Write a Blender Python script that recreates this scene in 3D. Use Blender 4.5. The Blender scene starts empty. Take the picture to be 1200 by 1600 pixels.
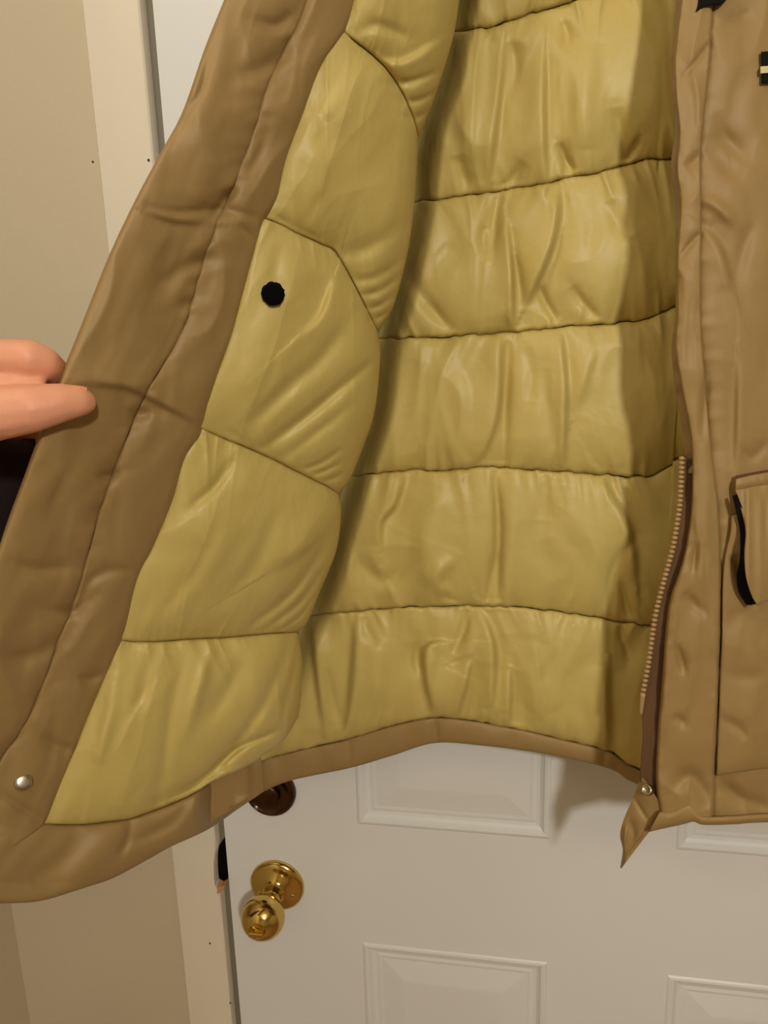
import bpy, bmesh, math
import numpy as np
from mathutils import Matrix, Vector

scene = bpy.context.scene
COL = scene.collection

# ------------------------------------------------------------------ camera
F = 1200.0
def nrm(v):
    v = np.array(v, float); return v / np.linalg.norm(v)
_d = nrm((155, 5150, 1200)); _l = nrm((-6970, -70, 1200)); _l = nrm(_l - _d * (_l @ _d))
XC, ZC = -_l, -_d                      # world axes seen from the camera (x right, y down, z forward)
YC = np.cross(ZC, XC)
CAM = np.array([0.0, -0.80, 1.60])     # the door face is the plane y = 0
cam_data = bpy.data.cameras.new('camera'); cam = bpy.data.objects.new('camera', cam_data); COL.objects.link(cam)
right = Vector((XC[0], YC[0], ZC[0])); down = Vector((XC[1], YC[1], ZC[1])); fwd = Vector((XC[2], YC[2], ZC[2]))
M = Matrix((right, -down, -fwd)).transposed().to_4x4(); M.translation = Vector(CAM)
cam.matrix_world = M
cam_data.sensor_width = 36; cam_data.lens = F / 1600 * 36; cam_data.clip_start = 0.02
scene.camera = cam

# ------------------------------------------------------------------ world, lamps, exposure
w = bpy.data.worlds.new('world'); scene.world = w; w.use_nodes = True
w.node_tree.nodes['Background'].inputs[0].default_value = (1, .9, .76, 1)
w.node_tree.nodes['Background'].inputs[1].default_value = 0.03
def lamp(name, loc, power, radius, col):
    d = bpy.data.lights.new(name, 'POINT'); d.energy = power; d.shadow_soft_size = radius; d.color = col
    o = bpy.data.objects.new(name, d); o.location = loc; COL.objects.link(o); return o
lamp('ceiling_bulb_right', (0.56, -1.95, 2.22), 67, 0.06, (1, .965, .89))
lamp('ceiling_bulb_left', (-0.48, -0.80, 2.40), 5.5, 0.06, (1, .965, .89))
vs = scene.view_settings
vs.view_transform = 'Standard'; vs.look = 'None'; vs.gamma = 1; vs.use_curve_mapping = False
vs.exposure = 0.10

# ------------------------------------------------------------------ helpers
def at(px, py, Y):
    """point(s) where the line of sight through photo position (px,py) meets the plane y = Y"""
    px, py, Y = np.broadcast_arrays(np.asarray(px, float), np.asarray(py, float), np.asarray(Y, float))
    c = np.stack([px - 600, py - 800, np.full(px.shape, F)], -1)
    r = np.stack([c @ XC, c @ YC, c @ ZC], -1)
    t = (Y - CAM[1]) / r[..., 1]
    return CAM + r * t[..., None]

def s2l(c):
    return tuple(((x / 255) / 12.92 if x / 255 < .04045 else ((x / 255 + .055) / 1.055) ** 2.4) for x in c)

def material(name, rgb, rough=.6, metal=0, bump=None, var=0, vscale=8, sheen=0, spec=.5, weave=0, coat=0):
    m = bpy.data.materials.new(name); m.use_nodes = True
    nt = m.node_tree; b = nt.nodes['Principled BSDF']
    col = s2l(rgb) if max(rgb) > 1 else rgb
    b.inputs['Base Color'].default_value = (*col, 1)
    b.inputs['Roughness'].default_value = rough; b.inputs['Metallic'].default_value = metal
    b.inputs['Specular IOR Level'].default_value = spec
    if coat: b.inputs['Coat Weight'].default_value = coat; b.inputs['Coat Roughness'].default_value = .15
    if sheen: b.inputs['Sheen Weight'].default_value = sheen; b.inputs['Sheen Roughness'].default_value = .4
    tc = nt.nodes.new('ShaderNodeTexCoord')
    if var:
        n = nt.nodes.new('ShaderNodeTexNoise'); n.inputs['Scale'].default_value = vscale; n.inputs['Detail'].default_value = 4
        nt.links.new(tc.outputs['Object'], n.inputs['Vector'])
        mx = nt.nodes.new('ShaderNodeMix'); mx.data_type = 'RGBA'
        mx.inputs['A'].default_value = (*[c * (1 - var) for c in col], 1)
        mx.inputs['B'].default_value = (*[min(1, c * (1 + var)) for c in col], 1)
        nt.links.new(n.outputs['Fac'], mx.inputs['Factor']); nt.links.new(mx.outputs['Result'], b.inputs['Base Color'])
    last = None
    for sc, st, dist, det in (bump or []):
        n = nt.nodes.new('ShaderNodeTexNoise'); n.inputs['Scale'].default_value = sc; n.inputs['Detail'].default_value = det
        nt.links.new(tc.outputs['Object'], n.inputs['Vector'])
        bp = nt.nodes.new('ShaderNodeBump'); bp.inputs['Strength'].default_value = st; bp.inputs['Distance'].default_value = dist
        nt.links.new(n.outputs['Fac'], bp.inputs['Height'])
        if last: nt.links.new(last.outputs['Normal'], bp.inputs['Normal'])
        nt.links.new(bp.outputs['Normal'], b.inputs['Normal']); last = bp
    return m

MAT = dict(
    lining=material('lining_nylon', (196, 176, 104), .46, bump=[(55, .25, .004, 3), (1500, .1, .0006, 1)], var=.05, vscale=6, spec=.4),
    shell=material('shell_twill', (152, 125, 78), .55, bump=[(45, .12, .004, 3), (1800, .18, .0006, 1)], var=.06, vscale=9, spec=.4),
    tape=material('zipper_tape', (96, 66, 38), .8, bump=[(900, .3, .0006, 1)]),
    teeth=material('zipper_plastic', (166, 136, 92), .4),
    dark=material('black_fabric_and_shade', (16, 14, 14), .9, bump=[(700, .5, .001, 2)], spec=.2),  # black cloth of the patch, also the painted shade by the pocket flap
    fuzz=material('black_felt', (8, 8, 9), 1, spec=.1),
    cream=material('cream_thread', (205, 196, 150), .7, bump=[(900, .3, .0005, 1)]),
    maroon=material('dark_thread', (92, 52, 40), .8),
    thread=material('seam_thread', (112, 80, 46), .8),
    metal=material('snap_metal', (190, 180, 165), .25, 1),
    brass=material('polished_brass', (.66, .47, .14), .12, 1, var=.05, vscale=30),
    bronze=material('tarnished_brass', (.085, .045, .022), .3, 1, var=.25, vscale=60),
    keyhole=material('lock_dark', (20, 14, 10), .5, .6),
    door=material('door_paint', (224, 225, 222), .38, bump=[(60, .05, .002, 3), (600, .04, .0006, 2)], var=.01, vscale=5),
    trim=material('trim_gloss_paint', (226, 217, 198), .25, bump=[(28, .10, .003, 2), (300, .03, .0008, 2)], var=.015, vscale=6),
    wall=material('wall_paint', (200, 187, 160), .6, bump=[(350, .18, .0012, 3), (20, .06, .004, 2)], var=.02, vscale=4),
    strip=material('weatherstrip', (122, 116, 100), .6),
    hole=material('hole_black', (9, 7, 6), .95, spec=.1),
    wood=material('raw_wood', (190, 138, 92), .8, bump=[(200, .4, .002, 3)], var=.2, vscale=90),
    nail=material('nail_hole_rust', (70, 42, 28), .8),
    floor=material('floor_vinyl', (150, 118, 82), .5, var=.12, vscale=5),
    ceil=material('ceiling_paint', (178, 162, 136), .8),
    skin=material('skin', (220, 156, 124), .5, bump=[(260, .2, .0012, 3), (40, .1, .003, 2)], var=.09, vscale=35, spec=.4),
    nailk=material('fingernail', (222, 150, 118), .35),
    sleeve=material('sleeve_knit', (34, 13, 16), .9, bump=[(400, .4, .002, 2)]),
    steel=material('hook_steel', (170, 170, 170), .35, 1),
)
_sk = MAT['skin'].node_tree.nodes['Principled BSDF']
_sk.inputs['Subsurface Weight'].default_value = .15; _sk.inputs['Subsurface Radius'].default_value = (.006, .002, .001)
_sk.inputs['Subsurface Scale'].default_value = 1

def mk(name, verts, faces, mat, parent=None, origin=(0, 0, 0), smooth=True):
    me = bpy.data.meshes.new(name)
    v = np.asarray(verts, float) - np.asarray(origin, float)
    me.from_pydata(v.tolist(), [], [tuple(int(i) for i in f) for f in faces])
    me.update()
    if smooth: me.polygons.foreach_set('use_smooth', [True] * len(me.polygons))
    me.materials.append(MAT[mat])
    o = bpy.data.objects.new(name, me); COL.objects.link(o)
    if parent: o.parent = parent
    elif tuple(origin) != (0, 0, 0): o.location = origin
    return o

def empty(name, loc, label=None, cat=None, kind=None, group=None):
    o = bpy.data.objects.new(name, None); COL.objects.link(o); o.location = loc; o.empty_display_size = .05
    tag(o, label, cat, kind, group); return o
def tag(o, label=None, cat=None, kind=None, group=None):
    for k, v in (('label', label), ('category', cat), ('kind', kind), ('group', group)):
        if v: o[k] = v
    return o

def boxgeo(x0, x1, y0, y1, z0, z1):
    v = [(x, y, z) for x in (x0, x1) for y in (y0, y1) for z in (z0, z1)]
    f = [(0, 1, 3, 2), (4, 6, 7, 5), (0, 4, 5, 1), (2, 3, 7, 6), (0, 2, 6, 4), (1, 5, 7, 3)]
    return v, f

def lathe(profile, n=40, axis=(0, -1, 0), centre=(0, 0, 0)):
    """profile: list of (radius, distance along axis)"""
    a = Vector(axis).normalized(); q = a.to_track_quat('Z', 'Y'); c = Vector(centre)
    v = []; f = []
    for (r, h) in profile:
        for k in range(n):
            t = 2 * math.pi * k / n
            v.append(tuple(c + q @ Vector((r * math.cos(t), r * math.sin(t), h))))
    m = len(profile)
    for i in range(m - 1):
        for k in range(n):
            f.append((i * n + k, i * n + (k + 1) % n, (i + 1) * n + (k + 1) % n, (i + 1) * n + k))
    f.append(tuple(range(n))[::-1]); f.append(tuple((m - 1) * n + k for k in range(n)))
    return v, f

# numeric noise -----------------------------------------------------
_rng = np.random.default_rng(7); _TAB = _rng.random((256, 256)) * 2 - 1
def vnoise(x, y):
    x = np.asarray(x, float); y = np.asarray(y, float)
    xi = np.floor(x).astype(int); yi = np.floor(y).astype(int); fx = x - xi; fy = y - yi
    fx = fx * fx * fx * (fx * (fx * 6 - 15) + 10); fy = fy * fy * fy * (fy * (fy * 6 - 15) + 10)
    g = lambda a, b: _TAB[a % 256, b % 256]
    return (g(xi, yi) * (1 - fx) + g(xi + 1, yi) * fx) * (1 - fy) + (g(xi, yi + 1) * (1 - fx) + g(xi + 1, yi + 1) * fx) * fy

def curve(pts, n):
    """Catmull-Rom through pts resampled to n points by arc length"""
    p = np.array(pts, float)
    if len(p) == 2:
        t = np.linspace(0, 1, n)[:, None]; return p[0] * (1 - t) + p[1] * t
    e = np.vstack([2 * p[0] - p[1], p, 2 * p[-1] - p[-2]]); out = []
    for i in range(len(p) - 1):
        t = np.linspace(0, 1, 24, endpoint=False)[:, None]; a, b, c, d = e[i:i + 4]
        out.append(.5 * ((2 * b) + (c - a) * t + (2 * a - 5 * b + 4 * c - d) * t ** 2 + (3 * b - a - 3 * c + d) * t ** 3))
    q = np.vstack(out + [p[-1:]])
    s = np.r_[0, np.cumsum(np.linalg.norm(np.diff(q, axis=0), axis=1))]
    t = np.linspace(0, s[-1], n)
    return np.stack([np.interp(t, s, q[:, 0]), np.interp(t, s, q[:, 1])], 1)

def coons(top, bot, left, rgt, nu, nv):
    T = curve(top, nu); B = curve(bot, nu); L = curve(left, nv); R = curve(rgt, nv)
    L = L + np.linspace(1, 0, nv)[:, None] * (T[0] - L[0]) + np.linspace(0, 1, nv)[:, None] * (B[0] - L[-1])
    R = R + np.linspace(1, 0, nv)[:, None] * (T[-1] - R[0]) + np.linspace(0, 1, nv)[:, None] * (B[-1] - R[-1])
    u = np.linspace(0, 1, nu)[None, :, None]; v = np.linspace(0, 1, nv)[:, None, None]
    P = (1 - v) * T[None] + v * B[None] + (1 - u) * L[:, None] + u * R[:, None] - (
        (1 - u) * (1 - v) * T[0] + u * (1 - v) * T[-1] + (1 - u) * v * B[0] + u * v * B[-1])
    U, V = np.meshgrid(np.linspace(0, 1, nu), np.linspace(0, 1, nv))
    return P[..., 0], P[..., 1], U, V

def creases(px, py, specs):
    """relief (metres, towards the viewer) of hand-placed folds: (points, half width, height mm, kind)"""
    out = np.zeros(px.shape)
    for pts, wd, amp, kind in specs:
        q = curve(pts, 14); x0, y0 = q.min(0) - 12 * wd; x1, y1 = q.max(0) + 12 * wd
        sel = (px > x0) & (px < x1) & (py > y0) & (py < y1)
        if not sel.any(): continue
        X = px[sel]; Yv = py[sel]; best = np.full(X.shape, 1e9); sd = np.zeros(X.shape); tt = np.zeros(X.shape)
        for i in range(13):
            a, b = q[i], q[i + 1]; ab = b - a; L2 = ab @ ab + 1e-9
            t = np.clip(((X - a[0]) * ab[0] + (Yv - a[1]) * ab[1]) / L2, 0, 1)
            dx = X - a[0] - t * ab[0]; dy = Yv - a[1] - t * ab[1]; d = np.hypot(dx, dy); m = d < best
            best[m] = d[m]; sd[m] = (np.sign(ab[0] * dy - ab[1] * dx) * d)[m]; tt[m] = ((i + t) / 13)[m]
        tap = np.clip(np.sin(np.pi * np.clip(tt, .03, .97)), 0, 1) ** .6
        z = sd / (wd * .82)
        if kind == 'v': g = -.62 * np.exp(-z ** 2) - .38 * np.exp(-(z / 3) ** 2)
        elif kind == 'r': g = np.exp(-z ** 2)
        elif kind == 's': g = np.tanh(z * 1.5) * np.exp(-np.abs(z) / 3.8)      # higher on the side left of travel (screen: y down)
        else: g = -np.tanh(z * 1.5) * np.exp(-np.abs(z) / 3.8)
        out[sel] += amp * .00135 * tap * g
    return out

def gridfaces(nu, nv, off=0):
    f = []
    for j in range(nv - 1):
        for i in range(nu - 1):
            a = off + j * nu + i; f.append((a, a + nu, a + nu + 1, a + 1))
    return f

def sheet(name, P, mat, parent, origin, thick=.0025, back=None):
    """grid of points P (nv,nu,3) closed with a back side `thick` behind it"""
    nv, nu = P.shape[:2]
    Bk = P.copy()
    dirv = P - CAM; dirv /= np.linalg.norm(dirv, axis=-1, keepdims=True)
    Bk = P + dirv * thick
    v = np.vstack([P.reshape(-1, 3), Bk.reshape(-1, 3)]); n = nu * nv
    f = gridfaces(nu, nv); f += [(a + n, d + n, c + n, b + n) for a, b, c, d in f]
    ring = [i for i in range(nu)] + [j * nu + nu - 1 for j in range(1, nv)] + [(nv - 1) * nu + i for i in range(nu - 2, -1, -1)] + [j * nu for j in range(nv - 2, 0, -1)]
    for k in range(len(ring)):
        a, b = ring[k], ring[(k + 1) % len(ring)]; f.append((a, b, b + n, a + n))
    return mk(name, v, f, mat, parent, origin)

# ------------------------------------------------------------------ the room
WX0, WX1, WY0, CH = -0.681, 3.2, -4.6, 2.60
def box_obj(name, x0, x1, y0, y1, z0, z1, mat, parent=None, **kw):
    v, f = boxgeo(x0, x1, y0, y1, z0, z1); o = mk(name, v, f, mat, parent, smooth=False, **kw); return o
DL, DR, DT = -.357, .557, 2.035                  # door slab
CIN, COUT = -.3655, -.4255                       # casing inner / outer edge (front face)
WALLY = .006
def structure(o): o['kind'] = 'structure'; return o
structure(box_obj('floor', WX0 - .1, WX1 + .1, WY0 - .1, .2, -.1, 0, 'floor'))
structure(box_obj('ceiling', WX0 - .1, WX1 + .1, WY0 - .1, .2, CH, CH + .1, 'ceil'))
structure(box_obj('wall_left', WX0 - .1, WX0, WY0, .2, 0, CH, 'wall'))
structure(box_obj('wall_right', WX1, WX1 + .1, WY0, .2, 0, CH, 'wall'))
structure(box_obj('wall_front', WX0, WX1, WY0 - .1, WY0, 0, CH, 'wall'))
# wall with the door opening
vv = []; ff = []
for (a, b, c, d) in ((WX0, CIN - .012, 0, CH), (DR + .021, WX1, 0, CH), (CIN - .012, DR + .021, DT + .021, CH)):
    v, f = boxgeo(a, b, WALLY, .16, c, d); n = len(vv); vv += v; ff += [tuple(i + n for i in q) for q in f]
wall_back = structure(mk('wall_back', vv, ff, 'wall', smooth=False))

# ------------------------------------------------------------------ door casing
def casing(name, pts, sign=1):
    """vertical casing: polygonal front outline (x,z) list for the inner edge, flat front with rounded long edges"""
    return None
trim = structure(empty('trim_1', (CIN, 0, 0)))
tl = (CIN, 0, 0)
# inner edge with the torn bite at the strike
hz = lambda px, py: at(px, py, -.012)
bite_px = [(343, 1308), (338, 1326), (334.5, 1341), (334, 1350), (334.5, 1372), (336, 1384), (341, 1389), (348, 1393)]
bite = [(float(p[0]), float(p[2])) for p in (hz(*b) for b in bite_px)]
inner = [(CIN, DT + .09)] + [(CIN, bite[0][1] + .02)] + bite + [(CIN, bite[-1][1] - .006), (CIN, 0)]
inner = sorted([(min(x, CIN), z) for x, z in inner], key=lambda p: -p[1])
v = []; f = []
CW = CIN - COUT
prof = [(0, .006), (0, -.0105)] + [(.0015 + (CW - .003) * t / 12, -.0122 - .0016 * math.sin(math.pi * (t + .6) / 13.2)) for t in range(13)] + [(CW, -.0105), (CW, .006)]
for x, z in inner:
    for w_, y in prof:
        xx = min(x, CIN - w_) if w_ < .03 else CIN - w_
        v.append((xx, y, z))
m = len(prof)
for i in range(len(inner) - 1):
    for k in range(m - 1):
        a = i * m + k; f.append((a, a + 1, a + 1 + m, a + m))
f.append(tuple(range(m))); f.append(tuple((len(inner) - 1) * m + k for k in range(m))[::-1])
o = mk('casing_board', v, f, 'trim', trim, tl)
o.data.set_sharp_from_angle(angle=math.radians(35))
# mirrored board on the far side and the head board
v2 = []; f2 = []
for z in (DT + .09, 0):
    for w_, y in prof: v2.append((DR + .009 + w_, y, z))
for k in range(m - 1): f2.append((k, k + m, k + 1 + m, k + 1))
f2.append(tuple(range(m))[::-1]); f2.append(tuple(m + k for k in range(m)))
mk('casing_board', v2, f2, 'trim', trim, tl, smooth=False)
v2 = []; f2 = []
for x in (CIN, DR + .009):
    for w_, y in prof: v2.append((x, y, DT + .009 + w_))
for k in range(m - 1): f2.append((k, k + 1, k + 1 + m, k + m))
mk('casing_board', v2, f2, 'trim', trim, tl, smooth=False)
# jamb / weatherstrip seen as a narrow grey strip beside the door
v, f = boxgeo(CIN - .001, DL - .0005, .003, .12, 0, DT)
structure_strip = mk('jamb_strip', v, f, 'strip', trim, tl, smooth=False)
v, f = boxgeo(DR + .0005, DR + .01, .003, .12, 0, DT); mk('jamb_strip', v, f, 'strip', trim, tl, smooth=False)
v, f = boxgeo(CIN, DR + .01, .003, .12, DT + .0005, DT + .01); mk('jamb_strip', v, f, 'strip', trim, tl, smooth=False)
# dark cavity of the broken strike mortise, ragged front outline
cav_px = [(353.8, 1300), (350, 1310), (342, 1322), (336, 1333), (331, 1348), (331, 1370), (334, 1388), (343, 1390), (354, 1377), (357.8, 1366), (357.5, 1340), (355.6, 1318)]
c3 = [at(x, y, .0015) for x, y in cav_px]; n = len(c3)
v = [tuple(p) for p in c3] + [(p[0], p[1] + .012, p[2]) for p in c3]
f = [tuple(range(n)), tuple(range(n, 2 * n))[::-1]] + [(i, i + n, (i + 1) % n + n, (i + 1) % n) for i in range(n)]
tag(mk('strike_hole', v, f, 'hole', trim, tl, smooth=False), 'ragged black hole broken out around the strike')
ch_px = [(339.5, 1384), (344, 1387), (352, 1383), (349, 1391), (344, 1395), (339, 1397)]
c3 = [at(x, y, -.0137) for x, y in ch_px]; n = len(c3)
v = [tuple(p) for p in c3] + [(p[0], p[1] + .012, p[2]) for p in c3]
f = [tuple(range(n)), tuple(range(n, 2 * n))[::-1]] + [(i, i + n, (i + 1) % n + n, (i + 1) % n) for i in range(n)]
tag(mk('wood_splinter', v, f, 'wood', trim, tl, smooth=False), 'bare splintered wood under the hole')
for i, (x, y, Yp) in enumerate(((232, 250, -.0137), (328, 1474, -.0145), (360, 1567, -.0137))):
    c = at(x, y, Yp); v, f = lathe([(.0013, 0), (.0010, .0006)], 10, (0, -1, 0), c); mk('nail_hole', v, f, 'nail', trim, tl)
c = at(145, 253, WALLY); v, f = lathe([(.0013, 0), (.001, .0006)], 10, (0, -1, 0), c); mk('nail_hole', v, f, 'nail', wall_back)

# ------------------------------------------------------------------ the door
door = structure(empty('door_1', (DL, 0, 0)))
dl = (DL, 0, 0)
k_ = .80 / .89
PX = [(-.2065 * k_, .0475 * k_), (.2015 * k_, .4555 * k_)]
PZ = [(.22, 1.60 - .831 * k_), (1.60 - .642 * k_, 1.62), (1.715, 1.925)]
xs = sorted([DL, DR] + [x for p in PX for x in p]); zs = sorted([0.008, DT] + [z for p in PZ for z in p])
v = []; f = []
def addbox(x0, x1, y0, y1, z0, z1):
    a, b = boxgeo(x0, x1, y0, y1, z0, z1); n = len(v); v.extend(a); f.extend(tuple(i + n for i in q) for q in b)
for i in range(5):
    if i in (0, 2, 4): addbox(xs[i], xs[i + 1], 0, .044, zs[0], zs[-1])
    else:
        for j in (0, 2, 4, 6): addbox(xs[i], xs[i + 1], 0, .044, zs[j], zs[j + 1])
mk('door_slab', v, f, 'door', door, dl, smooth=False)
RP = [(0, 0), (.002, -.0014), (.0045, -.0020), (.0075, -.0012), (.0095, .0015), (.0125, .0042), (.0165, .0050), (.0205, .0040), (.024, .0045), (.050, .0005), (.053, .0002)]
for (x0, x1) in PX:
    for (z0, z1) in PZ:
        v = []; f = []
        for ins, y in RP:
            v += [(x0 + ins, y, z0 + ins), (x1 - ins, y, z0 + ins), (x1 - ins, y, z1 - ins), (x0 + ins, y, z1 - ins)]
        for r in range(len(RP) - 1):
            for k in range(4):
                a, b = r * 4 + k, r * 4 + (k + 1) % 4; f.append((a, b, b + 4, a + 4))
        e = (len(RP) - 1) * 4; f.append((e, e + 1, e + 2, e + 3))
        n = len(v); v += [(x0, .044, z0), (x1, .044, z0), (x1, .044, z1), (x0, .044, z1)]; f.append((n + 3, n + 2, n + 1, n))
        for k in range(4): f.append((k, n + k, n + (k + 1) % 4, (k + 1) % 4))
        mk('door_panel', v, f, 'door', door, dl, smooth=False)

# brass knob
kc = at(434, 1381, 0); kx, kz = float(kc[0]), float(kc[2])
kn = empty('door_handle', (0, 0, 0)); kn.parent = door; kn.location = (kx - DL, 0, kz)
ko = (kx, 0, kz)
def part_l(name, prof, mat, parent, org, c, n=48, axis=(0, -1, 0)):
    v, f = lathe(prof, n, axis, c); return mk(name, v, f, mat, parent, org)
part_l('rosette', [(.0345, 0), (.0350, .002), (.0345, .0045), (.032, .007), (.028, .0085), (.0255, .0088), (.022, .0105), (.016, .013), (.0135, .015), (.0125, .016)], 'brass', kn, ko, ko)
part_l('knob_neck', [(.0135, .012), (.0125, .017), (.0118, .021), (.0122, .026), (.0130, .029), (.0128, .031), (.0118, .032), (.0125, .036)], 'brass', kn, ko, ko)
kp = [(.0118, .033)]
for i in range(25):
    t = -1.15 + i / 24 * (math.pi / 2 + 1.15 - .45); kp.append((.0262 * math.cos(t), .058 + .0245 * math.sin(t)))
kp += [(.0100, .0806), (.0096, .0802), (.001, .0803)]
knob = part_l('knob', kp, 'brass', kn, ko, ko)
v, f = boxgeo(kx - .0085, kx + .0085, -.0872, -.078, kz - .0028, kz + .0028)
tb = mk('thumb_turn', v, f, 'brass', kn, ko, smooth=False)
bv = tb.modifiers.new('bevel', 'BEVEL'); bv.width = .0012; bv.segments = 3
for s in (-1, 1):
    c = (kx + s * .0215, -.0088, kz - .0075)
    part_l('rosette_screw', [(.0036, -.001), (.0036, .0012), (.0026, .0026), (.0008, .0030)], 'brass', kn, ko, c, 16)
# deadbolt
dc = at(424, 1234, 0); dx_, dz_ = float(dc[0]), float(dc[2])
db = empty('deadbolt', (0, 0, 0)); db.parent = door; db.location = (dx_ - DL, 0, dz_); do = (dx_, 0, dz_)
part_l('deadbolt_rose', [(.0315, 0), (.0320, .003), (.0310, .008), (.0285, .0105), (.0265, .0110), (.0255, .0095), (.018, .0095), (.001, .0095)], 'bronze', db, do, do)
part_l('deadbolt_hub', [(.0135, .009), (.0135, .014), (.012, .0155), (.001, .016)], 'bronze', db, do, do, 28)
part_l('deadbolt_screw', [(.003, 0), (.003, .0015), (.001, .0022)], 'metal', db, do, (dx_ - .017, -.0098, dz_ - .019), 14)

# ------------------------------------------------------------------ the coat
J0 = tuple(at(800, 1160, -.06))
coat = empty('coat', J0, 'tan parka hung open on the white door, showing olive-yellow quilted lining', 'coat')
def part(name, P, mat, thick=.0025, label=None, parent=None):
    o = sheet(name, P, mat, parent or coat, J0, thick)
    if label: o['label'] = label
    return o

# --- back lining -------------------------------------------------------------
SEAM = [
    [(560, -250), (700, -262), (800, -270), (900, -268), (1060, -255), (1300, -200)],
    [(640, 62), (708, 52), (747, 45), (775, 41), (825, 23), (871, 9), (907, 0), (980, -20), (1060, -30), (1340, -30)],
    [(590, 325), (648, 316), (678, 312), (770, 300), (852, 286), (898, 275), (940, 268), (976, 259), (1004, 250), (1027, 249), (1060, 250), (1340, 250)],
    [(540, 532), (596, 529), (632, 529), (706, 525), (788, 520), (889, 510), (1004, 501), (1045, 483), (1100, 478), (1340, 480)],
    [(490, 756), (553, 745), (634, 735), (688, 735), (775, 730), (883, 737), (937, 740), (1013, 744), (1050, 727), (1080, 715), (1340, 720)],
    [(440, 972), (493, 962), (558, 954), (640, 949), (753, 946), (829, 951), (916, 962), (981, 973), (1019, 977), (1100, 985), (1340, 990)],
    [(400, 1192), (450, 1177), (537, 1157), (612, 1135), (675, 1122), (732, 1126), (802, 1138), (872, 1154), (948, 1173), (992, 1200), (1080, 1225), (1340, 1225)],
]
HEMB = [(392, 1247), (450, 1221), (547, 1200), (612, 1181), (680, 1161), (753, 1165), (840, 1176), (910, 1190), (959, 1204), (992, 1224), (1080, 1252), (1340, 1252)]
CR_BACK = [
    # first visible row
    ([(790, 60), (781, 160), (764, 290)], 9, 5, 's'), ([(852, 78), (852, 180), (854, 284)], 8, 4.5, 's'),
    ([(800, 60), (806, 110), (798, 150)], 10, 3, 'v'), ([(880, 30), (886, 60), (876, 80)], 8, 3, 'v'), ([(712, 240), (724, 275), (737, 298)], 12, 3.5, 'v'),
    ([(872, 220), (884, 250), (898, 272)], 7, 5, 'v'), ([(820, 250), (800, 280), (782, 296)], 9, 3.5, 'v'), ([(962, 165), (972, 220), (978, 256)], 12, 4, 'v'), ([(1000, 215), (985, 240), (975, 258)], 6, 4, 'v'),
    ([(740, 70), (734, 180), (722, 260)], 22, 3, 'r'), ([(920, 60), (910, 150), (915, 240)], 30, 4, 'r'),
    # second row
    ([(782, 305), (774, 345), (768, 412)], 9, 5, 'v'), ([(757, 350), (755, 375), (758, 400)], 8, 3, 'v'), ([(793, 350), (801, 420), (803, 515)], 6, 6, 's'),
    ([(876, 295), (868, 370), (846, 430), (818, 486)], 9, 6, 's'), ([(804, 395), (812, 440), (819, 486)], 7, 4, 'v'),
    ([(840, 445), (855, 478), (873, 506)], 8, 5, 'v'), ([(892, 445), (912, 475), (938, 500)], 9, 4, 'v'), ([(630, 405), (660, 465), (703, 512)], 14, 3.5, 'v'),
    ([(953, 310), (965, 345), (985, 372)], 14, 3, 'v'), ([(668, 470), (690, 500), (708, 515)], 8, 2.5, 'v'), ([(740, 380), (715, 400), (690, 380)], 18, 2, 'v'),
    # third row
    ([(784, 524), (780, 640), (762, 700), (742, 728)], 7, 4.5, 's'), ([(796, 524), (791, 620), (786, 730)], 8, 5, 'v'), ([(877, 515), (886, 610), (881, 735)], 8, 4.5, 's'),
    ([(848, 570), (858, 650), (869, 732)], 12, 2.5, 'v'), ([(940, 530), (920, 590), (898, 650)], 14, 2.5, 's'), ([(820, 540), (830, 580), (828, 630)], 10, 2, 'v'),
    ([(660, 560), (640, 640), (650, 710)], 30, 2, 'v'),
    # fourth row
    ([(636, 738), (618, 790), (598, 815), (596, 856)], 8, 5, 's'), ([(772, 734), (779, 820), (776, 945)], 7, 8, 'v'), ([(775, 860), (768, 905), (763, 944)], 6, 5, 'v'),
    ([(553, 866), (575, 892), (607, 908), (634, 880), (642, 850)], 14, 4, 'v'), ([(936, 738), (978, 810), (992, 860), (996, 913)], 10, 5, 's'),
    ([(994, 835), (960, 890), (951, 960)], 10, 5, 'v'), ([(971, 905), (977, 940), (986, 972)], 6, 5, 'v'), ([(867, 740), (852, 770), (850, 815)], 14, 2.5, 'v'),
    ([(690, 760), (668, 830), (672, 920)], 26, 3, 'r'), ([(880, 790), (840, 840), (870, 910)], 26, 2.5, 'v'), ([(710, 870), (680, 905), (700, 935)], 14, 3, 'r'), ([(690, 925), (708, 940), (725, 946)], 7, 3, 'v'),
    # fifth row
    ([(486, 975), (494, 1060), (505, 1140)], 7, 4.5, 'S'), ([(556, 960), (548, 1060), (539, 1150)], 9, 5, 'S'), ([(566, 962), (576, 990), (592, 1010)], 8, 2.5, 'v'),
    ([(508, 1040), (516, 1080), (530, 1130)], 7, 3, 'v'), ([(694, 1002), (672, 1004), (661, 1020), (664, 1065), (677, 1118)], 8, 7, 'S'), ([(650, 1000), (652, 1040), (662, 1052)], 7, 4, 'v'),
    ([(735, 950), (722, 990), (706, 1025)], 8, 5, 'v'), ([(738, 1027), (730, 1070), (716, 1118)], 6, 5, 's'), ([(752, 950), (774, 1015), (771, 1112)], 8, 6, 's'),
    ([(798, 1045), (799, 1090), (797, 1136)], 6, 5, 's'), ([(951, 1036), (950, 1100), (952, 1170)], 7, 6, 's'), ([(968, 978), (974, 1000), (983, 1030)], 6, 4, 'v'),
    ([(840, 1000), (830, 1060), (860, 1120)], 30, 3, 'r'), ([(600, 990), (585, 1060), (600, 1110)], 30, 3, 'r'), ([(700, 1040), (715, 1035), (735, 1030)], 7, 3, 'v'),
]
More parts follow.
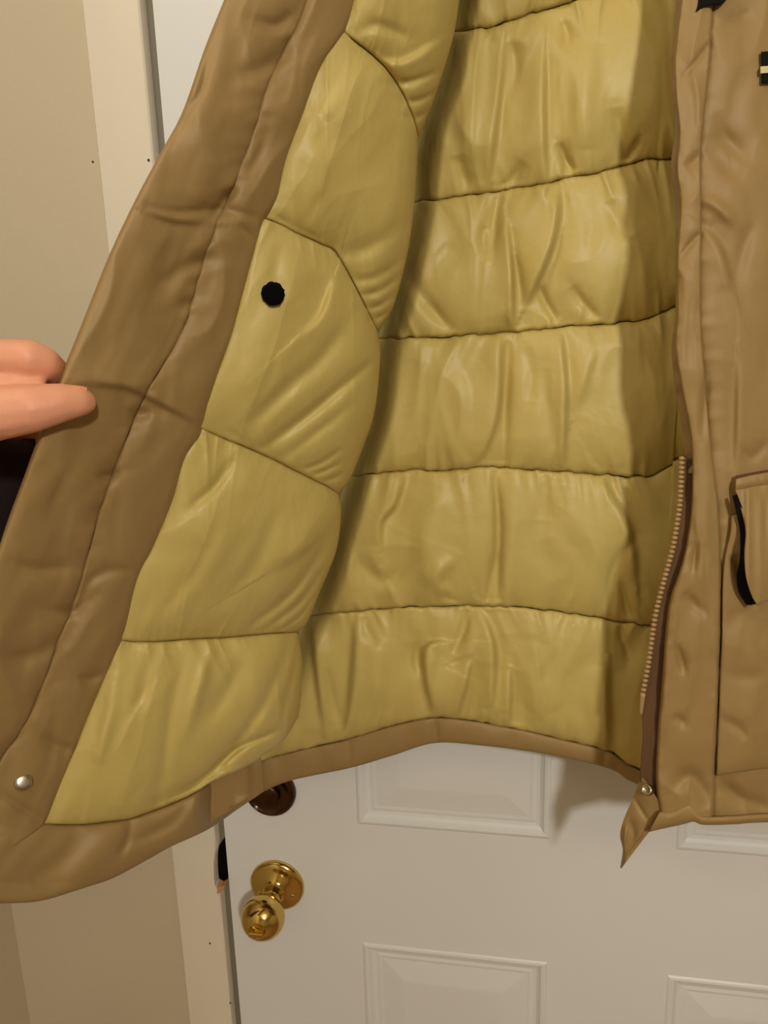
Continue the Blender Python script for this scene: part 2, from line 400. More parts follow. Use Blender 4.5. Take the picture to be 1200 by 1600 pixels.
LX = [(560, -250), (600, -100), (640, 62), (590, 325), (540, 532), (490, 756), (440, 972), (425, 1186)]
def wrinkle(px, py, seed, sx=70, sy=190, amp=.003):
    wx = px + 25 * vnoise(px / 90 + seed, py / 90)
    n = vnoise(wx / sx + seed * 3.1, py / sy + seed); n2 = vnoise(wx / (sx * .45) + seed * 5.7, py / (sy * .5) + 9)
    return amp * ((1 - 2 * np.abs(n)) * .7 + .5 * n2)
def pucker(px, py, d0, d1, seed, amp=.0022):
    """little gathers running off both seams; d0/d1 = distance (px) from upper / lower seam"""
    g = 0
    for d, s in ((d0, seed), (d1, seed + 11)):
        lean = px + d * .5 * vnoise(px / 60 + s, s)
        n1 = vnoise(lean / 7 + s * 7, py / 70 + s); n2 = vnoise(lean / 21 + s * 3, py / 130 + s); n3 = vnoise(lean / 46 + s * 5, py / 160 + s)
        g = g + amp * np.exp(-d / 12) * (.5 - np.abs(n1)) * .9 + 1.5 * amp * np.exp(-d / 34) * (.5 - np.abs(n2)) * 1.3 + 1.7 * amp * np.exp(-d / 75) * (.45 - np.abs(n3)) * 1.4
    return g
FOLDX = curve([(735, -90), (718, 0), (692, 115), (662, 215), (648, 330), (618, 465), (595, 550), (580, 655), (546, 760), (528, 825), (500, 925), (468, 1000), (445, 1090), (425, 1160)], 120)
def back_base(px, py):
    t = np.clip((np.interp(py, FOLDX[:, 1], FOLDX[:, 0]) + 36 - px) / 44, 0, 1); t = t * t * (3 - 2 * t)
    dep = np.interp(py, [-300, 900, 1000, 1200], [.046, .046, .03, .0])
    return np.interp(py, [-300, 0, 600, 950, 1200], [-.086, -.090, -.094, -.09, -.082]) - .008 * np.exp(-((px - 800) / 260.) ** 2) + dep * t
for r in range(6):
    left = [p for p in LX if SEAM[r][0][1] - 1 <= p[1] <= SEAM[r + 1][0][1] + 1]
    if len(left) < 2: left = [SEAM[r][0], SEAM[r + 1][0]]
    px, py, U, V = coons(SEAM[r], SEAM[r + 1], [SEAM[r][0], SEAM[r + 1][0]], [SEAM[r][-1], SEAM[r + 1][-1]], 240, 84)
    py = py + 1.7 * (np.clip(1 - V * 6, 0, 1) * vnoise(px / 10, r * 9.3 + px * 0) + np.clip(1 - (1 - V) * 6, 0, 1) * vnoise(px / 10, (r + 1) * 9.3 + px * 0))
    H = py[-1:] - py[:1]; d0 = V * H; d1 = (1 - V) * H
    puff = .017 * (np.sin(np.pi * np.clip(V, .0, 1)) + 1e-6) ** .40 * (1.0 if r < 5 else .8)
    low = .004 * np.sin(np.pi * V) * (V - .5) * 2
    amp = np.sin(np.pi * V) ** .5
    disp = puff + low + amp * wrinkle(px, py, r + 1.3) + pucker(px, py, d0, d1, r + 2.2, .0028) + 1.3 * creases(px, py, CR_BACK) * (np.clip(np.minimum(d0, d1) / 10, .15, 1))
    part('lining_channel', at(px, py, back_base(px, py) - disp * np.clip(1 - 1.2 * np.clip((np.interp(py, FOLDX[:, 1], FOLDX[:, 0]) + 20 - px) / 46, 0, .7), 0, 1)), 'lining')
# hem band of the back
px, py, U, V = coons(SEAM[6], HEMB, [SEAM[6][0], HEMB[0]], [SEAM[6][-1], HEMB[-1]], 220, 16)
disp = .004 + .004 * np.sin(np.pi * V) ** .5 + .0012 * vnoise(px / 22, py / 40) + creases(px, py, [([(545, 1152), (546, 1178), (548, 1202)], 3, 2, 'v'), ([(678, 1120), (680, 1140), (682, 1164)], 3.5, 3.5, 'v'), ([(945, 1172), (943, 1186), (945, 1202)], 3, 2.5, 'v'), ([(802, 1138), (801, 1150), (800, 1172)], 3, 1.5, 'v')])
part('hem_band', at(px, py, back_base(px, py) - disp), 'shell', .012)
# outer back shell, close to the door
px, py, U, V = coons(SEAM[0], HEMB, [SEAM[0][0]] + LX[1:] + [HEMB[0]], [SEAM[0][-1], (1340, 300), (1340, 900), HEMB[-1]], 60, 90)
part('back_shell', at(px, py - 1, -.052 + .004 * vnoise(px / 120, py / 140) - .018 * (V > .985)), 'shell', .004)

# --- open front panel, pulled towards the camera ------------------------------------
OUT = [(425, -190), (385, -90), (350, 0), (320, 75), (285, 175), (250, 240), (210, 315), (170, 400), (130, 500), (100, 575), (72, 650), (50, 710), (33, 757), (15, 805), (0, 850), (-30, 940), (-62, 1050), (-88, 1180), (-95, 1290), (-75, 1380), (-40, 1420)]
MID = [(545, -190), (510, -90), (480, 0), (465, 40), (440, 90), (420, 130), (400, 200), (372, 275), (342, 345), (312, 430), (285, 517), (236, 600), (207, 660), (177, 740), (153, 810), (136, 870), (118, 940), (92, 1000), (62, 1083), (33, 1142), (0, 1190), (-25, 1250), (-30, 1320), (-20, 1400)]
LIN = [(592, -190), (570, -90), (552, 0), (536, 48), (500, 100), (475, 165), (447, 240), (430, 310), (410, 340), (400, 380), (377, 465), (363, 517), (340, 583), (316, 650), (309, 680), (287, 717), (267, 783), (240, 850), (214, 900), (188, 996), (166, 1050), (137, 1117), (115, 1175), (92, 1225), (67, 1287)]
_oy = np.array(OUT)
SIL = np.array([(745, -200), (718, 0), (660, 215), (604, 515), (550, 768), (482, 990), (470, 1120), (470, 1420)])
def E_(py): return np.interp(py, _oy[:, 1], _oy[:, 0])
def flapY(px, py):
    s = np.clip((px - E_(py)) / (np.interp(py, SIL[:, 1], SIL[:, 0]) - E_(py)), -.05, 1.05)
    ye = np.interp(py, [-250, 0, 300, 600, 1000, 1450], [-.27, -.31, -.36, -.395, -.405, -.395])
    return ye + (-.172 - ye) * s - .012 * np.sin(np.pi * np.clip(s, 0, 1))
def sub(c, y0, y1):
    """piece of a polyline between two heights"""
    q = curve(c, 400); o = np.argsort(q[:, 1], kind='stable')
    xs_ = lambda y: np.interp(y, q[o, 1], q[o, 0])
    ys = np.linspace(y0, y1, max(3, int(abs(y1 - y0) / 22))); return [(float(xs_(y)), float(y)) for y in ys]
SA = [(536, 48), (550, 60), (580, 84), (610, 116), (632, 152), (647, 188), (653, 214)]
SB = [(410, 340), (440, 352), (465, 365), (500, 381), (522, 392), (540, 420), (562, 462), (590, 517)]
SC = [(312, 668), (350, 685), (420, 715), (480, 745), (510, 760), (529, 772)]
SD = [(188, 1000), (230, 1003), (290, 999), (350, 996), (410, 991), (465, 988)]
SE_ = [(67, 1287), (125, 1288), (179, 1283), (217, 1275), (292, 1246), (333, 1221), (375, 1203), (408, 1183), (442, 1158), (466, 1121)]
S0 = [(592, -190), (640, -205), (700, -210), (745, -195)]
RIGHTS = [[(745, -195), (735, -90), (718, 0), (711, 45), (699, 92), (680, 150), (663, 194), (653, 214)],
          [(653, 214), (651, 260), (646, 330), (636, 400), (614, 480), (590, 517)],
          [(590, 517), (594, 560), (586, 640), (570, 692), (547, 748), (529, 772)],
          [(529, 772), (533, 805), (525, 862), (501, 922), (480, 972), (465, 988)],
          [(465, 988), (472, 1030), (471, 1080), (466, 1121)]]
ROWS = [(S0, SA), (SA, SB), (SB, SC), (SC, SD), (SD, SE_)]
CR_FLAP = [
    # top channel
    ([(600, 130), (640, 128), (690, 110)], 7, 4, 'v'), ([(618, 155), (650, 158), (688, 140)], 6, 4, 'v'), ([(628, 180), (650, 184), (672, 172)], 6, 3.5, 'v'), ([(560, 50), (590, 40), (640, 60)], 12, 3, 'v'), ([(590, 90), (630, 95), (690, 60)], 10, 3, 's'),
    # second channel
    ([(520, 400), (580, 385), (644, 340)], 16, 4, 'v'), ([(540, 440), (590, 432), (640, 395)], 9, 3.5, 'v'), ([(550, 462), (590, 456), (632, 426)], 7, 4, 'v'), ([(562, 482), (592, 478), (622, 458)], 6, 4, 'v'), ([(572, 500), (590, 497), (610, 485)], 5, 3.5, 'v'),
    ([(430, 335), (450, 355), (500, 376)], 8, 3, 'v'), ([(475, 200), (540, 230), (560, 300)], 30, 3, 'v'), ([(500, 110), (490, 160), (510, 200)], 12, 2, 'v'),
    # third channel
    ([(470, 522), (500, 492), (522, 432)], 11, 4, 's'), ([(368, 680), (440, 616), (500, 560), (546, 500)], 16, 6, 'v'), ([(410, 702), (480, 650), (540, 600), (590, 560)], 10, 7, 'v'), ([(440, 718), (500, 672), (560, 625)], 10, 3, 'v'),
    ([(470, 735), (505, 722), (536, 700)], 6, 3.5, 'v'), ([(485, 744), (512, 734), (535, 722)], 5, 3.5, 'v'), ([(500, 754), (520, 748), (538, 738)], 5, 3, 'v'), ([(440, 380), (430, 430), (455, 470)], 14, 2.5, 'v'),
    # fourth channel
    ([(296, 795), (340, 755), (366, 712)], 10, 5, 'v'), ([(328, 958), (393, 890), (418, 836), (440, 790)], 16, 3.5, 'v'), ([(390, 980), (457, 925), (510, 852)], 9, 6, 'v'), ([(415, 984), (470, 940), (504, 890)], 7, 5, 'v'), ([(440, 984), (470, 962), (492, 930)], 5, 3.5, 'v'),
    ([(420, 895), (480, 858), (527, 806)], 16, 4, 'S'), ([(250, 960), (300, 900), (330, 840)], 16, 3.5, 'v'), ([(370, 700), (350, 760), (400, 800)], 26, 2, 'v'),
    # bottom channel
    ([(240, 1020), (228, 1060), (214, 1115)], 15, 4, 'v'), ([(288, 1015), (264, 1130), (248, 1250)], 14, 4, 'v'), ([(452, 1015), (402, 1117), (325, 1215), (245, 1252)], 12, 6, 'v'), ([(440, 1140), (375, 1168), (330, 1205), (300, 1228)], 6, 6, 'v'),
    ([(380, 1030), (355, 1080), (320, 1130)], 16, 4, 'v'), ([(464, 1030), (452, 1080), (440, 1130)], 8, 4, 'v'), ([(180, 1060), (170, 1120), (150, 1200)], 14, 3, 'r'), ([(330, 1010), (310, 1080), (290, 1150)], 12, 3, 'r'),
]
flap_right = []
for r, (T, B) in enumerate(ROWS):
    y0, y1 = T[0][1], B[0][1]
    px, py, U, V = coons(T, B, sub(LIN, y0, y1), RIGHTS[r], 170, 130)
    H = np.hypot(px[-1:] - px[:1], py[-1:] - py[:1]) + 1e-6; d0 = V * H; d1 = (1 - V) * H
    eu = .12 + .88 * np.clip(U / .26, 0, 1) ** .7
    rr = np.clip((U - .72) / .28, 0, 1); er = np.sqrt(np.clip(1 - rr ** 2, 0, 1))
    puff = .024 * (np.sin(np.pi * V) + 1e-6) ** .5 * eu * (.25 + .75 * er)
    bend = .030 * (1 - er)
    amp = np.sin(np.pi * V) ** .5
    rot = (px + py * .6, py - px * .6)
    disp = puff - bend + amp * wrinkle(rot[0], rot[1], r + 20.7, 75, 230, .0026) * (1 - .5 * rr) + pucker(px, py, d0, d1, r + 31.1, .0013) + creases(px, py, CR_FLAP) * np.clip(np.minimum(d0, d1) / 10, .1, 1)
    Yv = flapY(px, py) - disp
    P = at(px, py, Yv)
    # the channel turns back towards the side seam behind its visible edge
    ext = []
    for k in range(1, 9):
        t = k / 8; ext.append(at(px[:, -1] - 34 * t ** 1.5, py[:, -1], Yv[:, -1] + (-.060 - Yv[:, -1]) * math.sin(t * math.pi / 2)))
    P = np.concatenate([P, np.stack(ext, 1)], 1)
    part('lining_channel', P, 'lining', .004)
# facing strips in shell cloth
def strip(a, b, nu, nv, y0a, y1a, y0b, y1b):
    A = np.array(sub(a, y0a, y1a)); Bq = np.array(sub(b, y0b, y1b)); A = curve(A, nv); Bq = curve(Bq, nv)
    t = np.linspace(0, 1, nu)[None, :, None]; P = A[:, None] * (1 - t) + Bq[:, None] * t
    U, V = np.meshgrid(np.linspace(0, 1, nu), np.linspace(0, 1, nv)); return P[..., 0], P[..., 1], U, V
CR_FAC = [([(215, 322), (280, 332), (345, 328), (410, 342)], 8, 3.5, 'v'), ([(225, 330), (270, 345), (320, 350)], 9, 3, 'S'), ([(140, 600), (200, 608), (250, 632), (312, 664)], 7, 3.5, 'S'), ([(240, 450), (290, 420), (350, 400)], 16, 4, 'v'),
          ([(330, 340), (350, 315), (372, 290)], 9, 5, 'v'), ([(370, 350), (390, 365), (402, 385)], 5, 2, 'v'), ([(395, 30), (430, 40), (460, 20)], 12, 4, 'v'), ([(370, 120), (420, 100), (460, 70)], 16, 4, 'v'), ([(360, 270), (400, 250), (420, 170)], 16, 3, 'v'),
          ([(325, 90), (315, 140), (290, 180)], 7, 3, 'v'), ([(300, 150), (280, 200), (265, 230)], 8, 3, 'v'), ([(150, 745), (175, 742), (190, 735)], 8, 4, 'v'), ([(205, 660), (215, 650), (240, 645)], 9, 3.5, 'v'), ([(20, 880), (60, 890), (110, 885)], 12, 3.5, 'v'), ([(0, 1030), (50, 1025), (100, 1000)], 14, 3.5, 'v'),
          ([(60, 950), (110, 955), (150, 930)], 10, 4, 'v'), ([(120, 950), (150, 900), (210, 890)], 10, 3, 'v'), ([(120, 1060), (145, 1060), (165, 1050)], 8, 4, 'v'), ([(60, 1150), (100, 1170), (120, 1165)], 10, 4, 'v'), ([(0, 1240), (40, 1265), (70, 1285)], 6, 3, 'v'), ([(250, 560), (280, 480), (330, 440)], 18, 3, 'v')]
px, py, U, V = strip(OUT, MID, 46, 330, -190, 1395, -190, 1360)
d = np.minimum(U, 1 - U) * 120
disp = .004 + .007 * np.sin(np.pi * U) ** .5 + wrinkle(px + .5 * py, py * .5 - px, 51.3, 60, 120, .0022) + creases(px, py, CR_FAC) + .0022 * np.exp(-(1 - U) * 6) * vnoise(py / 17, U * 3)
Yv = flapY(px, py) - disp; Yv += .010 * np.clip(1 - U / .05, 0, 1) ** 2
part('front_facing', at(px, py, Yv), 'shell', .010)
px, py, U, V = strip([(x - 7, y) for x, y in MID], [(x + 6, y) for x, y in LIN], 36, 330, -190, 1360, -190, 1287)
disp = .003 + .0065 * np.sin(np.pi * U) ** .6 + wrinkle(px + .5 * py, py * .5 - px, 61.7, 50, 110, .0016) + creases(px, py, CR_FAC) + .0022 * np.exp(-U * 5) * vnoise(py / 15, U * 3 + 4)
part('front_facing', at(px, py, flapY(px, py) - disp + .006 * np.clip(1 - U / .08, 0, 1) + .003 * np.clip((U - .9) / .1, 0, 1)), 'shell', .008)
# outer shell of that front, facing away from the camera
yy = np.linspace(-190, 1380, 90); uu = np.linspace(0, 1, 40); py = np.repeat(yy[:, None], 40, 1)
q = curve(OUT, 400); xo = np.interp(yy, q[:, 1], q[:, 0]); xr = np.interp(yy, SIL[:, 1], SIL[:, 0]) - 26; xr = np.where(yy > 1060, np.minimum(xr, 444 - np.clip((yy - 1060) / 80, 0, 1) * 54), xr)
bot = np.array([(-95, 1395), (0, 1405), (62, 1400), (133, 1380), (179, 1364), (233, 1335), (267, 1316), (325, 1289), (392, 1243), (442, 1214), (520, 1190)])
px = xo[:, None] + (xr - xo)[:, None] * uu; py = np.minimum(py, np.interp(px, bot[:, 0], bot[:, 1]))
part('front_shell', at(px, py, flapY(px, py) + .016 + .02 * np.sin(np.pi * uu)[None] * .6), 'shell', .004)
# hem band of the pulled-open front
HT = [(-95, 1330), (-40, 1318), (0, 1298), (40, 1290), (67, 1287)] + SE_[1:-2]
HB = [(-85, 1400), (-40, 1416), (0, 1412), (62, 1408), (133, 1387), (179, 1371), (233, 1342), (267, 1323), (325, 1296), (375, 1262), (412, 1237)]
px, py, U, V = coons(HT, HB, [HT[0], HB[0]], [HT[-1], HB[-1]], 220, 34)
disp = .002 + .010 * np.sin(np.pi * V) ** .5 + .0035 * vnoise((px + py * .8) / 42, (py - px * .4) / 160) + creases(px, py, [([(410, 1180), (408, 1205), (403, 1240)], 4, 4, 'v'), ([(205, 1276), (200, 1310), (185, 1340)], 8, 3, 'v'), ([(300, 1240), (270, 1285), (200, 1320)], 12, 4, 'v'), ([(130, 1290), (100, 1340), (40, 1380)], 18, 3, 'v'), ([(360, 1212), (345, 1240), (320, 1270)], 9, 3, 'v')])
bl = np.clip((px - 300) / 105, 0, 1); bl = bl * bl * (3 - 2 * bl) * .93
part('hem_band', at(px, py, (flapY(px, py) - disp) * (1 - bl) + (back_base(px, py) - .008) * bl), 'shell', .012)
# black felt spot on the second channel, snap low on the facing
def disc(name, pxy, r_, mat, Y, hgt, parent=None, n=26, rag=0):
    c = at(*pxy, Y); nn = (CAM - c); nn /= np.linalg.norm(nn)
    nn = nrm(nn + np.array([.25, -.2, .0]))
    v, f = lathe([(r_, -.002), (r_ * 1.0, hgt * .4), (r_ * .85, hgt * .8), (r_ * .5, hgt), (r_ * .05, hgt)], n, nn, c)
    if rag:
        v = [tuple(np.array(p) + (np.array(p) - c) * rag * float(vnoise(i * 1.7, 3.3))) for i, p in enumerate(v)]
    return mk(name, v, f, mat, parent or coat, J0)
_e = flapY(np.array(427.), np.array(459.)) - .021
tag(disc('black_spot', (427, 459), .0076, 'fuzz', _e, .0035, n=40, rag=.07), 'small fuzzy black spot on the pale lining')
_e = flapY(np.array(38.), np.array(1222.)) - .0115
sn = disc('snap_button', (36, 1222), .006, 'metal', _e, .002)
sn['label'] = 'small silver snap on the facing'

# --- the closed side: right-hand front seen from outside --------------------------------
EDGE = [(1085, -200), (1075, -90), (1064, 0), (1056, 60), (1053, 100), (1055, 150), (1061, 205), (1057, 262), (1063, 320), (1058, 400), (1058, 490), (1055, 540), (1064, 600), (1076, 660), (1081, 700), (1081, 780), (1074, 840), (1064, 885), (1047, 935), (1040, 985), (1034, 1067), (1027, 1154), (1025, 1225), (1031, 1268), (1032, 1284)]
PLK = [(1140, -200), (1126, -90), (1116, 0), (1112, 60), (1109, 110), (1101, 180), (1095, 244), (1096, 300), (1096, 356), (1096, 490), (1103, 600), (1112, 700), (1124, 800), (1128, 900), (1127, 1000), (1123, 1100), (1119, 1210), (1116, 1255), (1115, 1276)]
def frontY(px, py):
    e = np.interp(py, [-250, 0, 500, 900, 1300], [-.165, -.185, -.205, -.208, -.200])
    return e + .00000095 * np.clip(px - 1080, 0, None) ** 2 * 1.0
CR_FR = [([(1113, 62), (1094, 88), (1066, 122)], 5, 3, 'v'), ([(1098, 238), (1084, 252), (1070, 264)], 9, 3.5, 'v'), ([(1096, 240), (1120, 248), (1155, 280)], 14, 4, 'v'), ([(1100, 360), (1080, 380), (1062, 404)], 6, 3.5, 'v'),
         ([(1096, 354), (1125, 384), (1148, 455)], 9, 4, 's'), ([(1180, 345), (1165, 380), (1148, 450)], 12, 3, 'v'), ([(1095, 310), (1120, 322), (1150, 350)], 12, 3.5, 'r'), ([(1110, 250), (1130, 220), (1180, 240)], 24, 3, 'v'),
         ([(1106, 590), (1100, 640), (1098, 690)], 8, 3.5, 'v'), ([(1152, 560), (1150, 640), (1148, 740)], 10, 3, 'S'), ([(1090, 845), (1086, 870), (1082, 898)], 7, 4, 'v'), ([(1066, 925), (1085, 945), (1106, 962)], 10, 3.5, 'v'),
         ([(1056, 1005), (1064, 1030), (1070, 1055)], 7, 4, 'v'), ([(1050, 1118), (1062, 1125), (1075, 1135)], 8, 3, 'v'), ([(1050, 1238), (1076, 1212), (1098, 1236), (1108, 1268)], 15, 7, 'v'), ([(1121, 1216), (1155, 1246), (1205, 1262)], 12, 6, 'v'),
         ([(1130, 1050), (1170, 1060), (1200, 1050)], 14, 2, 'v'), ([(1128, 1122), (1150, 1135), (1170, 1155)], 9, 3, 'v'), ([(1128, 985), (1165, 960), (1200, 1010)], 18, 3, 'v'), ([(1160, 700), (1175, 715), (1200, 690)], 9, 3, 'v'), ([(1120, 170), (1135, 215), (1180, 260)], 14, 2.5, 'v'), ([(1140, 20), (1155, 30), (1175, 15)], 12, 2.5, 'v')]
px, py, U, V = strip(EDGE, PLK, 44, 420, -200, 1284, -200, 1276)
disp = .006 + .0035 * np.sin(np.pi * np.clip(U, .02, 1)) ** .5 + wrinkle(px, py, 71.3, 38, 110, .0016) + creases(px, py, CR_FR) + .0010 * np.exp(-U * 9) * vnoise(py / 14, U * 2) + .0010 * np.exp(-(1 - U) * 7) * vnoise(py / 13, U * 2 + 7)
Yv = frontY(px, py) - disp + .006 * np.clip(1 - U / .06, 0, 1) ** 2 + .004 * np.clip(1 - (1 - U) / .07, 0, 1)
part('storm_flap', at(px, py, Yv), 'shell', .004)
# stitched under layer just showing at the edge
def shift(c, dx): return [(x + dx(y), y) for x, y in c]
und = shift(EDGE, lambda y: -6.5 + 2.5 * math.sin(y / 60.) - 3 * math.exp(-((y - 640) / 70) ** 2) + 4 * math.exp(-((y - 430) / 60) ** 2))
px, py, U, V = strip(und, shift(EDGE, lambda y: 20), 12, 260, -200, 740, -200, 740)
disp = .002 * np.sin(np.pi * U) + .001 * vnoise(py / 20, U)
part('facing_edge', at(px, py, frontY(px, py) + .006 - disp), 'shell', .004)
# main front panel
RX = [(1420, -200), (1440, 0), (1450, 300), (1450, 700), (1445, 1000), (1440, 1250)]
px, py, U, V = coons([(1136, -200), (1420, -200)], [(1113, 1279), (1160, 1280), (1200, 1278), (1440, 1270)], [(x - 4, y) for x, y in PLK], RX, 130, 330)
disp = .002 + .003 * (1 - np.exp(-U * 40)) + wrinkle(px, py, 81.9, 60, 160, .002) + creases(px, py, CR_FR) + .0012 * np.exp(-U * 22) * vnoise(py / 13, U * 2 + 7)
part('front_panel', at(px, py, frontY(px, py) - disp), 'shell', .006)
# its lining side and the side wall joining the back
px2 = np.linspace(0, 1, 14)[None, :]; py2 = np.repeat(np.linspace(-200, 1255, 40)[:, None], 14, 1); rx = np.interp(py2[:, 0], np.array(RX)[:, 1], np.array(RX)[:, 0])[:, None]
ye = frontY(rx, py2[:, :1])
part('side_panel', at(rx + 26 * np.sin(px2 * math.pi) - 110 * px2, py2, ye + (-.06 - ye) * px2), 'shell', .004)
inn = np.linspace(0, 1, 20)[None, :]; yy = np.linspace(-200, 1262, 60); q = curve(EDGE, 300); xe = np.interp(yy, q[:, 1], q[:, 0])[:, None] + 22
pxi = xe + (1425 - xe) * inn; pyi = np.repeat(yy[:, None], 20, 1)
part('front_lining', at(pxi, pyi, frontY(pxi, pyi) + .014 + .006 * np.sin(pyi / 34.) ** 2 * np.sin(np.pi * inn)), 'lining', .003)
# hem of that front
HT2 = [(1031, 1268), (1052, 1266), (1076, 1255), (1090, 1264), (1100, 1275), (1150, 1274), (1200, 1271), (1440, 1262)]
HB2 = [(1014, 1300), (1040, 1294), (1068, 1288), (1084, 1284), (1100, 1289), (1150, 1288), (1200, 1285), (1440, 1280)]
px, py, U, V = coons(HT2, HB2, [HT2[0], HB2[0]], [HT2[-1], HB2[-1]], 150, 16)
disp = .006 + .004 * np.sin(np.pi * V) ** .6 + .001 * vnoise(px / 18, py / 20)
part('hem_band', at(px, py, frontY(px, py) - disp), 'shell', .010)
# storm flap end turned over at the bottom corner
CL = [(1000, 1218), (990, 1245), (978, 1272), (971, 1292), (969, 1308), (973, 1328), (969, 1356)]
CRr = [(1004, 1214), (1018, 1234), (1030, 1254), (1035, 1271), (1017, 1296), (995, 1325), (971, 1357)]
A = curve(CL, 70); Bq = curve(CRr, 70); t = np.linspace(0, 1, 26)[None, :, None]; P2 = A[:, None] * (1 - t) + Bq[:, None] * t; px, py = P2[..., 0], P2[..., 1]; U = t[..., 0]
disp = .003 * np.sin(np.pi * U) + creases(px, py, [([(990, 1245), (1003, 1268), (1014, 1285)], 3.5, 2.5, 'v'), ([(985, 1280), (990, 1305), (982, 1330)], 7, 3.5, 'v'), ([(978, 1290), (976, 1312), (975, 1335)], 4, 3, 'r'), ([(1006, 1300), (992, 1318), (975, 1345)], 5, 2.5, 's')])
Yv = -.190 - .012 * U + .012 * np.linspace(0, 1, 70)[:, None] ** 2 - disp
part('flap_corner', at(px, py, Yv), 'shell', .003, 'corner of the storm flap folded over to a point')
c = at(1011, 1234, -.2065); nn = nrm((CAM - c) + np.array([-.45, 0, .1]))
snp = mk('snap_button', *lathe([(.0046, -.003), (.0048, .001), (.0042, .0018), (.0031, .0018), (.0026, .0005), (.0008, .0004)], 28, nn, c), 'metal', coat, J0)
snp['label'] = 'silver ring snap at the bottom corner'
# --- zipper
TE = [(1066, 716), (1065, 745), (1063, 785), (1059, 815), (1052, 855), (1040, 900), (1030, 938), (1024, 965), (1019, 1000), (1014, 1035), (1009, 1062), (1005, 1085), (1002, 1116)]
tape_r = [(1082, 716), (1083, 760), (1084, 790), (1076, 845), (1066, 890), (1050, 935), (1043, 985), (1037, 1067), (1030, 1154), (1029, 1200), (1033, 1262)]
tape_l = TE[:-1] + [(1003, 1110), (1004, 1150), (1001, 1190), (1000, 1222)]
A = curve(tape_l, 160); Bq = curve(tape_r, 160); t = np.linspace(0, 1, 14)[None, :, None]; P2 = A[:, None] * (1 - t) + Bq[:, None] * t
zY = lambda px, py: frontY(px, py) + .004
zp = part('zipper', at(P2[..., 0], P2[..., 1], zY(P2[..., 0], P2[..., 1]) - .001 * np.sin(P2[..., 1] / 25.)), 'tape', .0025, 'zipper tape with a row of small tan teeth')
tq = curve(TE[:-1], 52); tm = None
for i, (x, y) in enumerate(tq):
    c = at(x - .5, y, float(zY(np.array(x), np.array(y))) - .0012)
    if tm is None:
        bm = bmesh.new(); bmesh.ops.create_icosphere(bm, subdivisions=2, radius=1)
        for vv_ in bm.verts: vv_.co = (vv_.co.x * .0024, vv_.co.y * .0020, vv_.co.z * .00165)
        tm = bpy.data.meshes.new('zipper_tooth'); bm.to_mesh(tm); bm.free(); tm.materials.append(MAT['teeth'])
        tm.polygons.foreach_set('use_smooth', [True] * len(tm.polygons))
    o = bpy.data.objects.new('zipper_tooth', tm); COL.objects.link(o); o.parent = zp; o.location = Vector(c) - Vector(J0)
pq = curve([(1005, 1084), (1003, 1100), (1001.5, 1117)], 8); v = []; f = []
for i, (x, y) in enumerate(pq):
    rr_ = .0022 - .0009 * i / 7
    c = at(x, y, float(zY(np.array(x), np.array(y))) - .0015)
    for k in range(10):
        a = 2 * math.pi * k / 10; v.append((c[0] + rr_ * math.cos(a), c[1] + rr_ * .8 * math.sin(a), c[2]))
for i in range(7):
    for k in range(10): f.append((i * 10 + k, i * 10 + (k + 1) % 10, (i + 1) * 10 + (k + 1) % 10, (i + 1) * 10 + k))
f += [tuple(range(10))[::-1], tuple(range(70, 80))]
mk('zipper_pin', v, f, 'teeth', zp, J0)
# --- pocket
PL = [(1143, 808), (1141, 835), (1135, 862), (1131, 890), (1129, 930), (1128, 1000), (1124, 1100), (1120, 1212)]
px, py, U, V = coons([(1143, 806), (1165, 803), (1300, 795)], [(1120, 1212), (1160, 1206), (1200, 1201), (1300, 1196)], PL, [(1300, 795), (1300, 1000), (1300, 1196)], 60, 130)
disp = .0085 + .006 * (np.clip(U / .3, 0, 1) * np.clip((1 - V) / .15, 0, 1)) ** .6 + wrinkle(px, py, 91.2, 50, 90, .0012) + creases(px, py, CR_FR) + creases(px, py, [([(1150, 860), (1160, 905), (1185, 955)], 10, 5, 'v'), ([(1140, 870), (1152, 885), (1158, 905)], 5, 2.5, 'v')])
pk = part('pocket', at(px, py, frontY(px, py) - disp), 'shell', .004, 'patch pocket with a hanging flap')
FL = [(1149, 768), (1153, 780), (1160, 806), (1165, 832), (1163, 862), (1164, 890), (1168, 912), (1175, 932), (1183, 946)]
px, py, U, V = coons([(1149, 766), (1200, 757), (1310, 745)], [(1183, 946), (1200, 938), (1310, 915)], FL, [(1310, 745), (1310, 915)], 50, 90)
disp = .015 + .016 * np.sin(np.pi * V * .62) + .0015 * vnoise(px / 9, py / 90) + .002 * np.exp(-((px - 1168) / 5.) ** 2)
fl = part('pocket_flap', at(px, py, frontY(px, py) - disp), 'shell', .003, parent=pk)
px, py, U, V = coons([(1150, 748), (1200, 738), (1310, 724)], [(1149, 768), (1200, 758), (1310, 746)], [(1150, 748), (1149, 768)], [(1310, 724), (1310, 746)], 50, 10)
part('flap_band', at(px, py, frontY(px, py) - .0130 - .002 * np.sin(np.pi * V) - .0005 * vnoise(px / 4, py / 30)), 'shell', .006, parent=pk)
px, py, U, V = coons([(1150, 743), (1160, 741), (1200, 734), (1310, 718)], [(1151, 749), (1160, 748), (1200, 740), (1310, 726)], [(1150, 743), (1151, 749)], [(1310, 718), (1310, 726)], 40, 6)
part('flap_stitching', at(px, py, frontY(px, py) - .0110 - .0015 * np.sin(np.pi * V)), 'maroon', .003, 'dark reddish stitched seam above the pocket flap', pk)
px, py, U, V = coons([(1144, 775), (1152, 772)], [(1166, 945), (1186, 944)], [(1144, 775), (1150, 800), (1156, 830), (1156, 870), (1151, 900), (1154, 925), (1166, 945)], [(1152, 772), (1168, 820), (1170, 880), (1186, 944)], 10, 50)
